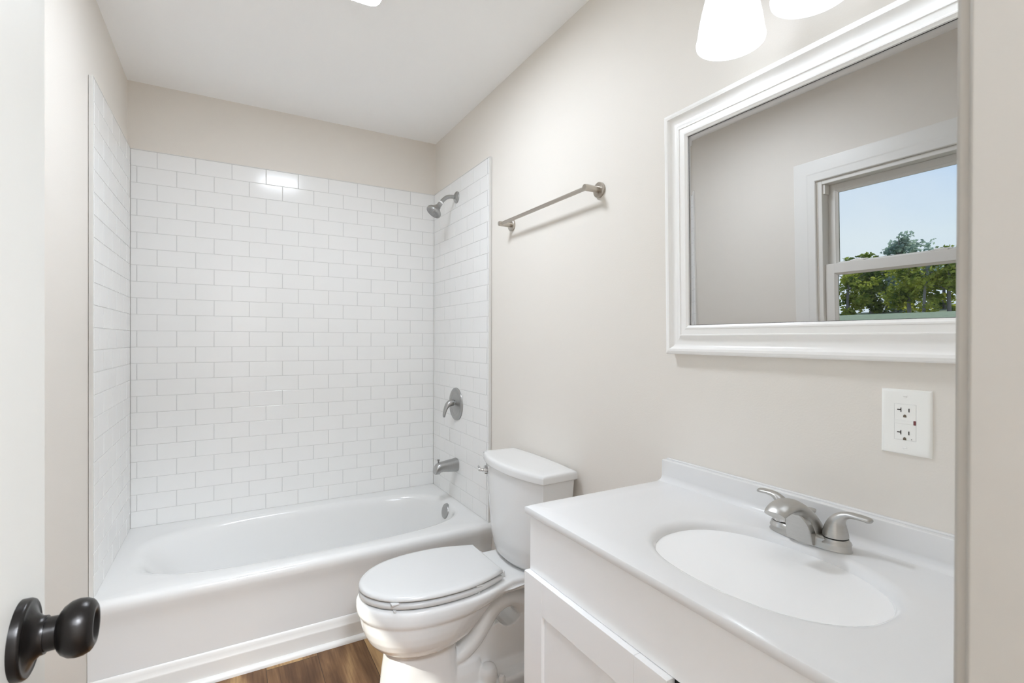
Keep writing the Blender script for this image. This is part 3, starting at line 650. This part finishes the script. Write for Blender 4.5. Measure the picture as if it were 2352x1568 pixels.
tube(bm, [p0 + ld*0.017, p0 + ld*0.018 + Vector((0.012, 0.03, 0.0)), p0 + ld*0.016 + Vector((0.022, 0.062, -0.004))], [(0.0045, 0.0075), (0.0045, 0.0085), (0.004, 0.0075)], 14, k=5, side=(0, 0, 1))
q = finish('lever_arm', bm, M['chrome'], None, angle=60); q.parent = lv; q.matrix_parent_inverse = Matrix.Translation(-lv.location)

# ------------------------------------------------------------------ vanity cabinet
VY0, VY1 = -2.757, -1.858       # top: right end, left end
VXF, ZV = 1.018, 0.854
vc = thing('vanity_cabinet', 'white shaker vanity cabinet with two doors under the white sink top', 'cabinet', (1.27, -2.31, 0))
cy1, cy0 = VY1-0.007, VY0+0.007
bm = bmesh.new()
box(bm, 1.043, cy0, 0.0, XR-0.001, cy1, ZV-0.018, 0.0012, 1)
finish('carcass', bm, M['cab'], vc)
bm = bmesh.new(); box(bm, 1.030, cy0, 0.7012, 1.0435, cy1, ZV-0.0190, 0.0012, 2); finish('false_drawer_front', bm, M['cab'], vc)
def shaker(y0, y1, z0, z1, xf=1.016, th=0.019):
    bm = bmesh.new(); sw = 0.076
    box(bm, xf, y0, z0, xf+th, y0+sw, z1, 0.0013, 2); box(bm, xf, y1-sw, z0, xf+th, y1, z1, 0.0013, 2)
    box(bm, xf, y0+sw+0.0004, z1-sw, xf+th, y1-sw-0.0004, z1, 0.0013, 2); box(bm, xf, y0+sw+0.0004, z0, xf+th, y1-sw-0.0004, z0+sw, 0.0013, 2)
    d = finish('door', bm, M['cab'], vc)
    bm = bmesh.new(); box(bm, xf+0.008, y0+sw-0.002, z0+sw-0.002, xf+th-0.001, y1-sw+0.002, z1-sw+0.002); p = finish('panel', bm, M['cab'], None); p.parent = d
    return d
ym = -2.312
shaker(ym+0.003, cy1+0.004, 0.115, 0.7005); shaker(cy0-0.004, ym-0.006, 0.115, 0.6970)
bm = bmesh.new(); box(bm, 1.036, ym-0.007, 0.10, 1.0425, ym+0.004, 0.7010); finish('door_gap_shade', bm, M['dark'], vc)  # dark strip painting in the shade between the two doors
bm = bmesh.new(); box(bm, 1.07, cy0+0.01, 0.0, 1.085, cy1-0.01, 0.10); finish('toe_kick', bm, M['cab'], vc)

# vanity top with moulded basin
vt = thing('sink_countertop', 'white cultured marble countertop with moulded oval basin and backsplash', 'countertop', (1.27, -2.31, ZV))
bx, by, bax, bay = 1.236, -2.322, 0.148, 0.205
X0, X1, Y0, Y1 = VXF, XR-0.001, VY0, VY1
ang = [2*math.pi*i/128 for i in range(128)]
for cx_, cy_ in ((X0, Y0), (X1, Y0), (X1, Y1), (X0, Y1)): ang.append(math.atan2(cy_-by, cx_-bx) % (2*math.pi))
ang.sort()
def bring(s, z, dx=0.0): return [superell(bx+dx, by, bax*s, bay*s, 2.25, t) + (z,) for t in ang]
rings = []
D = 0.118
for s in (0.12, 0.25, 0.4, 0.52, 0.63, 0.73, 0.81, 0.88, 0.93, 0.965):
    rings.append(bring(s, ZV - D*(1 - s**2.5)**0.62, 0.03*(1-s)))
rings += [bring(0.985, ZV-0.0120), bring(1.005, ZV-0.0062), bring(1.03, ZV-0.0026), bring(1.06, ZV-0.0007), bring(1.09, ZV)]
def vrect(ins, z): return [rect_ray(bx, by, X0+ins, Y0+ins, X1, Y1-ins, t) + (z,) for t in ang]
rings += [vrect(0.05, ZV), vrect(0.004, ZV), vrect(0.0012, ZV-0.0009), vrect(0.0, ZV-0.0032), vrect(0.0, ZV-0.0155), vrect(0.0010, ZV-0.0172), vrect(0.010, ZV-0.0180)]
bm = bmesh.new(); loft(bm, rings, True, False)
finish('basin_slab', bm, M['marble'], vt, angle=40, wn=False)
bm = bmesh.new()
XS = 1.481
# backsplash with coved foot and rounded upper edge
spr = [(X1-XS, 0.0), (0.019+0.014, 0.0005), (0.019+0.006, 0.003), (0.019+0.0015, 0.009), (0.019, 0.016), (0.0185, 0.0625), (0.0165, 0.0650), (0.013, 0.0655), (0.0065, 0.0655), (0.004, 0.067), (0, 0.0672), (0, 0)]
pr = [(0.0, 0.0), (0.040, 0.0), (0.031, 0.0025), (0.0255, 0.008), (0.0235, 0.016), (0.0232, 0.0555), (0.0222, 0.0578), (0.019, 0.0585), (0.0, 0.0585)]
loft(bm, [[(X1-a, y, ZV-0.0005+c) for a, c in pr] for y in (Y0, Y1-0.0)])
finish('backsplash', bm, M['marble'], vt, angle=40)
bm = bmesh.new(); box(bm, XR-0.010, Y0, ZV+0.0570, XR-0.0002, Y1-0.004, ZV+0.0615, 0.0018, 2); finish('caulk_bead', bm, M['marble'], vt)
bm = bmesh.new(); lathe(bm, [(0, 0), (0.024, 0), (0.023, 0.0025), (0.015, 0.003), (0.013, 0.0065), (0, 0.0075)], (bx+0.028, by, ZV-D+0.0005), (0, 0, 1), 32); finish('drain', bm, M['nickel'], vt)

# ------------------------------------------------------------------ faucet
FY, FX = -2.311, 1.414
fa = thing('sink_faucet', 'brushed nickel two-handle faucet on the vanity top behind the basin', 'faucet', (FX, FY, ZV))
bm = bmesh.new()
def stad(hl, hw, z, n=40, p=2.6):
    return [(FX + hw*math.copysign(abs(math.cos(t))**0.9, math.cos(t)), FY + hl*math.copysign(abs(math.sin(t))**(2/p), math.sin(t)), z) for t in [2*math.pi*i/n for i in range(n)]]
loft(bm, [stad(0.0805, 0.0275, ZV+0.0003), stad(0.0805, 0.0275, ZV+0.002), stad(0.0790, 0.0262, ZV+0.004), stad(0.0785, 0.0258, ZV+0.014), stad(0.0770, 0.0245, ZV+0.0185), stad(0.0735, 0.0215, ZV+0.0215), stad(0.066, 0.016, ZV+0.0228)])
for s in (-1, 1):
    lathe(bm, [(0, 0.01), (0.0272, 0.012), (0.0266, 0.0145), (0.0240, 0.0175), (0.0230, 0.0205), (0.0222, 0.0220), (0, 0.0220)], (FX, FY+s*0.0508, ZV), (0, 0, 1), 40)
finish('base_plate', bm, M['nickel'], fa, angle=45)
for s in (-1, 1):
    hb_ = bpy.data.objects.new('handle', None); COL.objects.link(hb_); hb_.location = (FX, FY+s*0.0508, ZV+0.0225); hb_.parent = fa; hb_.matrix_parent_inverse = Matrix.Translation(-fa.location)
    bm = bmesh.new()
    lathe(bm, [(0.0198, -0.0015), (0.0198, 0.0022)], (0, 0, 0), (0, 0, 1), 32); q = finish('shadow_gap', bm, M['dark'], None); q.parent = hb_
    bm = bmesh.new()
    # bell that leans and flows into the lever
    pts = [(0, 0, 0.0018), (0, 0, 0.010), (0, s*0.0012, 0.022), (0, s*0.0045, 0.033), (0, s*0.0125, 0.0425), (0.001, s*0.023, 0.0480), (0.002, s*0.036, 0.0492), (0.003, s*0.048, 0.0488), (0.003, s*0.057, 0.0476), (0.003, s*0.0605, 0.0470)]
    rad = [(0.0222, 0.0222), (0.0214, 0.0214), (0.0180, 0.0185), (0.0134, 0.0155), (0.0090, 0.0120), (0.0064, 0.0105), (0.0052, 0.0110), (0.0048, 0.0118), (0.0046, 0.0105), (0.0030, 0.0065)]
    tube(bm, pts, rad, 28, k=6, side=(1, 0, 0)); q = finish('lever', bm, M['nickel'], None, angle=60); q.parent = hb_
# spout
bm = bmesh.new()
tube(bm, [(1.418, FY, 0.858), (1.412, FY, 0.877), (1.399, FY, 0.899), (1.378, FY, 0.9185), (1.352, FY, 0.9320), (1.328, FY, 0.9330), (1.310, FY, 0.9285), (1.299, FY, 0.9220)],
     [(0.032, 0.0310), (0.0265, 0.0285), (0.0190, 0.0262), (0.0145, 0.0250), (0.0128, 0.0245), (0.0116, 0.0240), (0.0102, 0.0228), (0.0080, 0.0205)], 36, k=6)
finish('spout', bm, M['nickel'], fa, angle=60)
bm = bmesh.new()
arch = []
for i in range(25):
    t = i/24; a = math.pi*t
    yy = 0.0265*math.cos(a)*(1.0 if True else 1); zz = 0.0625*math.sin(a)**0.75
    arch.append((yy, zz))
def aring(off, sc): return [(1.3835 - 0.0215*(zz/0.0625)**1.5 + off, FY + yy*sc, ZV+0.0028 + zz*sc) for yy, zz in arch]
loft(bm, [aring(0.012, 1.0), aring(0.0, 1.0), aring(-0.0018, 0.965)]); finish('spout_cover', bm, M['nickel'], fa, angle=30)
bm = bmesh.new(); lathe(bm, [(0, 0), (0.0095, 0), (0.0095, 0.010), (0.008, 0.010), (0, 0.009)], (1.318, FY, 0.909), (0, 0, 1), 24); finish('aerator', bm, M['chrome'], fa)
bm = bmesh.new(); lathe(bm, [(0, 0), (0.0030, 0), (0.0030, 0.036), (0.0055, 0.038), (0.0062, 0.044), (0.0095, 0.0495), (0.0100, 0.052), (0.0085, 0.0535), (0, 0.054)], (1.4395, FY+0.010, ZV+0.001), (0, 0, 1), 24); finish('lift_rod', bm, M['nickel'], fa, angle=40)

# ------------------------------------------------------------------ mirror
MY0, MY1, MZ0, MZ1 = -2.755, -1.872, 1.216, 1.884
mi = thing('wall_mirror', 'wide wall mirror in a white moulded frame above the vanity', 'mirror', (XR, (MY0+MY1)/2, MZ0))
# frame: (distance in from outer edge, height off wall)
fp = [(0.004, 0.0), (0.004, 0.012), (0.0, 0.016), (0.0, 0.022), (0.003, 0.0265), (0.009, 0.0290), (0.015, 0.0280), (0.018, 0.0235), (0.022, 0.0195), (0.029, 0.0165), (0.037, 0.0165), (0.045, 0.0200), (0.051, 0.0260), (0.0535, 0.0262), (0.0545, 0.0240), (0.068, 0.0245), (0.070, 0.0262), (0.073, 0.0262), (0.0765, 0.0235), (0.0790, 0.0225), (0.0790, 0.010), (0.05, 0.004), (0.01, 0.0)]
cs = [(MY0, MZ0, 1, 1), (MY1, MZ0, -1, 1), (MY1, MZ1, -1, -1), (MY0, MZ1, 1, -1)]
rr = [[(XR - h, yy + dy*a, zz + dz*a) for a, h in fp] for yy, zz, dy, dz in cs]
LEAN = Matrix.Translation((XR, 0, MZ0)) @ Matrix.Rotation(R_(-1.1), 4, 'Y') @ Matrix.Translation((-XR, 0, -MZ0))   # hangs leaning forward a little
bm = bmesh.new(); loft(bm, rr + [rr[0]], False, False, mtx=LEAN); finish('frame', bm, M['mframe'], mi, angle=28)
XM = 1.4874
g0, gb = 0.0785, 0.0905
bm = bmesh.new()
o_ = [(XM+0.0003, yy+dy*g0, zz+dz*g0) for yy, zz, dy, dz in cs]; i_ = [(XM, yy+dy*gb, zz+dz*gb) for yy, zz, dy, dz in cs]; k_ = [(XM+0.005, yy+dy*g0, zz+dz*g0) for yy, zz, dy, dz in cs]
loft(bm, [k_, o_, i_], True, True, mtx=LEAN); finish('glass', bm, M['mirror'], mi, angle=0.2)
bm = bmesh.new(); rr = [[(XM - 0.0002, yy+dy*0.0790, zz+dz*0.0790), (XM - 0.0002, yy+dy*0.0800, zz+dz*0.0800), (XM+0.002, yy+dy*0.0800, zz+dz*0.0800), (XM+0.002, yy+dy*0.0790, zz+dz*0.0790)] for yy, zz, dy, dz in cs]
loft(bm, rr + [rr[0]], False, False, mtx=LEAN); finish('rebate_shade', bm, M['dark'], mi)  # dark line painting in the shade between frame and glass

# ------------------------------------------------------------------ vanity light
vl = thing('vanity_light', 'white three-shade vanity light with frosted bell glass above the mirror', 'wall light', (XR, -2.335, 2.06))
bm = bmesh.new(); box(bm, XR-0.022, -2.335-0.25, 2.085, XR, -2.335+0.25, 2.175, 0.006, 3); finish('back_plate', bm, M['nickel'], vl)
SXP = 1.372
for yy in (-2.156, -2.335, -2.514):
    bm = bmesh.new(); tube(bm, [(XR-0.02, yy, 2.130), (XR-0.07, yy, 2.145), (SXP+0.01, yy, 2.140), (SXP, yy, 2.11)], [0.008]*4, 14, k=5); lathe(bm, [(0, 0), (0.022, 0), (0.024, 0.03), (0.012, 0.045), (0, 0.045)], (SXP, yy, 2.066), (0, 0, 1), 24); finish('arm', bm, M['nickel'], vl)
    bm = bmesh.new()
    pro = [(0.024, 2.088), (0.036, 2.078), (0.0440, 2.058), (0.0525, 2.026), (0.0600, 1.995), (0.0657, 1.966), (0.0692, 1.940), (0.0725, 1.925), (0.0715, 1.919)]
    prin = [(r-0.003, z) for r, z in reversed(pro)]
    rings = [[(SXP + r*math.cos(2*math.pi*i/48), yy + r*math.sin(2*math.pi*i/48), z) for i in range(48)] for r, z in pro + prin]
    loft(bm, rings + [rings[0]], False, False); finish('shade', bm, M['shade'], vl, angle=60)
    bm = bmesh.new(); lathe(bm, [(0, 0), (0.014, 0.002), (0.026, 0.014), (0.030, 0.030), (0.026, 0.048), (0.014, 0.068), (0.012, 0.085), (0, 0.085)], (SXP, yy, 1.958), (0, 0, 1), 28); finish('bulb', bm, M['bulb'], vl, angle=60)

# ------------------------------------------------------------------ ceiling light, plus added hall fill
def ceil_light(name, label, cx, cy, s, m):
    t = thing(name, label, 'ceiling light', (cx, cy, ZC))
    def rr(h, z, p=9): return [superell(cx, cy, h, h, p, 2*math.pi*i/64) + (z,) for i in range(64)]
    bm = bmesh.new(); loft(bm, [rr(s*0.98, ZC), rr(s, ZC-0.004), rr(s, ZC-0.024), rr(s*0.993, ZC-0.0275), rr(s*0.975, ZC-0.0280), rr(s*0.970, ZC-0.0265), rr(s*0.970, ZC-0.010)], True, True); finish('housing', bm, M['trim'], t)
    bm = bmesh.new(); loft(bm, [rr(s*0.968, ZC-0.012), rr(s*0.968, ZC-0.0268), rr(s*0.95, ZC-0.0285), rr(s*0.4, ZC-0.0295)], True, True); finish('diffuser', bm, m, t, angle=60)
    return t
ceil_light('ceiling_light', 'square white flush ceiling light over the bathroom floor, lit', 0.728, -1.236, 0.131, M['diffuser'])
ceil_light('hall_fill_light', 'unseen square fill light added on the hall ceiling outside the door', 0.60, -3.60, 0.25, M['hallfill'])  # added fill lamp behind the camera, for light on surfaces facing it

# ------------------------------------------------------------------ outlet
OY, OZ = -2.4405, 1.1020
ou = thing('wall_outlet', 'white rectangular duplex outlet plate on the wall below the mirror', 'outlet', (XR, OY, OZ))
bm = bmesh.new(); pw, ph = 0.0400, 0.0610
loft(bm, [[(XR - d, OY + sy*(pw-i_), OZ + sz*(ph-i_)) for sy, sz in ((-1, -1), (1, -1), (1, 1), (-1, 1))] for d, i_ in ((0.0, 0.0), (0.0018, 0.0), (0.0035, 0.0008), (0.0052, 0.0030), (0.0060, 0.0060), (0.0062, 0.0100))])
finish('plate', bm, M['plastic'], ou, angle=40)
bm = bmesh.new(); box(bm, XR-0.0066, OY-0.0170, OZ-0.0335, XR-0.005, OY+0.0170, OZ+0.0335, 0.0012, 2); finish('receptacle', bm, M['plastic'], ou)
bm = bmesh.new(); 
for s in (1,):
    rr = [[(XR-0.0064, OY+sy*(0.0170+e), OZ+sz*(0.0335+e)) for e in (0.0, 0.0004)] for sy, sz in ((-1, -1), (1, -1), (1, 1), (-1, 1))]
    rr = [r + [(XR-0.0050, r[1][1], r[1][2]), (XR-0.0050, r[0][1], r[0][2])] for r in rr]
    loft(bm, rr+[rr[0]], False, False)
finish('seam', bm, M['grout'], ou)
xf = XR-0.0066
for zc in (OZ+0.0228, OZ-0.0197):
    bm = bmesh.new()
    box(bm, xf-0.0004, OY+0.0058, zc-0.0040, xf+0.001, OY+0.0072, zc+0.0040); box(bm, xf-0.0004, OY+0.0070, zc-0.0007, xf+0.001, OY+0.0126, zc+0.0010)
    finish('hot_slot', bm, M['slot'], ou)
    bm = bmesh.new(); box(bm, xf-0.0004, OY-0.0070, zc-0.0036, xf+0.001, OY-0.0054, zc+0.0032); finish('neutral_slot', bm, M['slot'], ou)
    bm = bmesh.new()
    pts = [(0.0026*math.cos(a), 0.0030*math.sin(a)) for a in [math.pi*i/12 for i in range(13)]]
    pts = [(-0.0026, -0.0022), (0.0026, -0.0022)] + pts
    loft(bm, [[(xf+d, OY+0.0004+a, zc-0.0115+c) for a, c in pts] for d in (0.001, -0.0004)]); finish('ground_hole', bm, M['brass'], ou)
bm = bmesh.new(); box(bm, xf-0.0009, OY-0.0130, OZ-0.0032, xf+0.001, OY+0.0168, OZ+0.0042, 0.0004, 1); finish('test_button', bm, M['plastic'], ou)
bm = bmesh.new(); box(bm, xf-0.0005, OY-0.0168, OZ-0.0038, xf+0.001, OY-0.0135, OZ+0.0042); finish('reset_button', bm, M['red'], ou)
bm = bmesh.new(); lathe(bm, [(0, 0), (0.0007, 0), (0.0007, 0.0003), (0, 0.0003)], (xf, OY-0.0105, OZ-0.0310), (-1, 0, 0), 10); finish('indicator', bm, M['slot'], ou)
for zc in (OZ+0.0485, OZ-0.0485):
    bm = bmesh.new(); lathe(bm, [(0, 0), (0.0034, 0), (0.0032, 0.0006), (0.0022, 0.0010), (0, 0.0011)], (XR-0.0060, OY, zc), (-1, 0, 0), 24); sc_ = finish('screw', bm, M['plastic'], ou)
    bm = bmesh.new(); box(bm, XR-0.00715, OY-0.0030, zc-0.0004, XR-0.0060, OY+0.0030, zc+0.0004); q = finish('screw_slot', bm, M['grout'], None); q.parent = sc_

bm = bmesh.new()
loft(bm, [[(-1.50, y, 3.23), (1.9, y, 4.30), (1.9, y, 4.45), (-1.53, y, 3.37)] for y in (-6.0, 1.5)])
struct(finish('sun_block_roof', bm, M['sun_block']))  # unseen slab added outside to hold the sun to a low patch

# ------------------------------------------------------------------ outdoors, seen through the window
def zl(x): return -0.45 + (1.50+0.45)*min(1.15, max(0, (-x-0.6)/29.4))
bm = bmesh.new()
xs = [XLo-0.0, -1.0, -3, -6, -10, -15, -20, -25, -30, -34.5, -60]; ysr = [-40 + 8*i for i in range(15)]
grid = [[bm.verts.new((x, y, zl(x) + (0.10*mnoise.noise(Vector((x*0.3, y*0.3, 0))) if x < -2 else 0))) for y in ysr] for x in xs]
for a, c in zip(grid[:-1], grid[1:]):
    for i in range(len(ysr)-1): bm.faces.new((a[i], a[i+1], c[i+1], c[i]))
struct(finish('lawn', bm, M['lawn']))
rg = random.Random(11)
def tree(x, y, h, rad, m, label, leaves=2600, ls=0.20, low=0.12, trunk_r=0.10, lean=0.0):
    z0 = zl(x) - 0.1
    t = thing('tree', label, 'tree', (x, y, z0), 'trees beyond the lawn')
    bm = bmesh.new()
    tube(bm, [(x, y, z0), (x+0.05, y+lean*0.3, z0+h*0.35), (x-0.05, y+lean*0.7, z0+h*0.65), (x, y+lean, z0+h*0.93)], [trunk_r, trunk_r*0.8, trunk_r*0.55, trunk_r*0.15], 9, k=4)
    for i in range(7):
        a = rg.uniform(0, 6.28); zb = z0 + h*rg.uniform(0.35, 0.8); L = rad*rg.uniform(0.5, 0.95)
        p = Vector((x, y + lean*((zb-z0)/h), zb)); e2 = p + Vector((math.cos(a)*L, math.sin(a)*L, L*rg.uniform(0.3, 0.9)))
        tube(bm, [p, (p+e2)/2 + Vector((0, 0, 0.1)), e2], [trunk_r*0.4, trunk_r*0.25, trunk_r*0.08], 6, k=3, side=(0, 0.3, 1))
    tr = finish('trunk', bm, M['bark'], t)
    vs_, fs = [], []
    cl = [(Vector((x + rg.gauss(0, rad*0.42), y + lean*0.7 + rg.gauss(0, rad*0.45), z0 + h*(low + (1-low)*rg.betavariate(1.6, 1.25)))), rad*rg.uniform(0.22, 0.42)) for _ in range(34)]
    for _ in range(leaves):
        c, r = rg.choice(cl)
        d = Vector((rg.gauss(0, 1), rg.gauss(0, 1), rg.gauss(0, 0.8))).normalized() * r * rg.random()**0.4
        p = c + d
        if p.z < z0 + 0.1: p.z = z0 + 0.1 + rg.random()*0.4
        if p.z > z0 + h: p.z = z0 + h - rg.random()*0.5
        s = ls*rg.uniform(0.6, 1.3)
        u = Vector((rg.gauss(0, 1), rg.gauss(0, 1), rg.gauss(0, 0.5))).normalized(); v = u.cross(Vector((rg.gauss(0, 1), rg.gauss(0, 1), rg.gauss(0, 1)))).normalized()
        k = len(vs_); vs_ += [p - u*s*0.6, p + v*s*0.34 - u*s*0.05, p + u*s*0.6, p - v*s*0.34 + u*s*0.05]; fs.append((k, k+1, k+2, k+3))
    me = bpy.data.meshes.new('crown'); me.from_pydata(vs_, [], fs); me.materials.append(m)
    o = bpy.data.objects.new('crown', me); COL.objects.link(o); o.parent = t; o.matrix_parent_inverse = Matrix.Translation(-t.location)
    return t
tree(-31, 8.6, 3.5, 1.3, M['leaf_b'], 'bushy yellow-green tree at the right of the mirrored window view', 3200, low=0.02)
tree(-33.5, 11.9, 5.0, 1.15, M['leaf_hazed'], 'tallest tree, haze painted into its green, its top standing above the sash rail', 2600, low=0.02)
tree(-31, 10.4, 3.1, 1.3, M['leaf_b'], 'low yellow-green tree just left of the pale trunk', 3000, low=0.02)
tree(-33, 13.2, 3.9, 1.3, M['leaf_a'], 'dark green tree below the left sash lock', 3200, low=0.02)
tree(-31, 13.6, 2.8, 1.0, M['leaf_b'], 'small yellow-green tree at the left edge of the mirrored pane', 2200, low=0.02)
tree(-37, 8.6, 3.9, 2.0, M['leaf_a'], 'dark green tree behind the yellow-green one, cut by the frame', 3200, low=0.02)
tree(-37, 10.9, 3.6, 1.9, M['leaf_a'], 'dark tree deep in the row behind the pale trunk', 3200, low=0.02)
tree(-37, 13.4, 3.8, 1.9, M['leaf_a'], 'dark tree deep in the row left of the tallest one', 3200, low=0.02)
tree(-30, 9.35, 4.1, 0.5, M['leaf_hazed'], 'thin pale-trunked tree with sparse leaves and bare top', 260, ls=0.14, low=0.5, trunk_r=0.075, lean=-0.25)
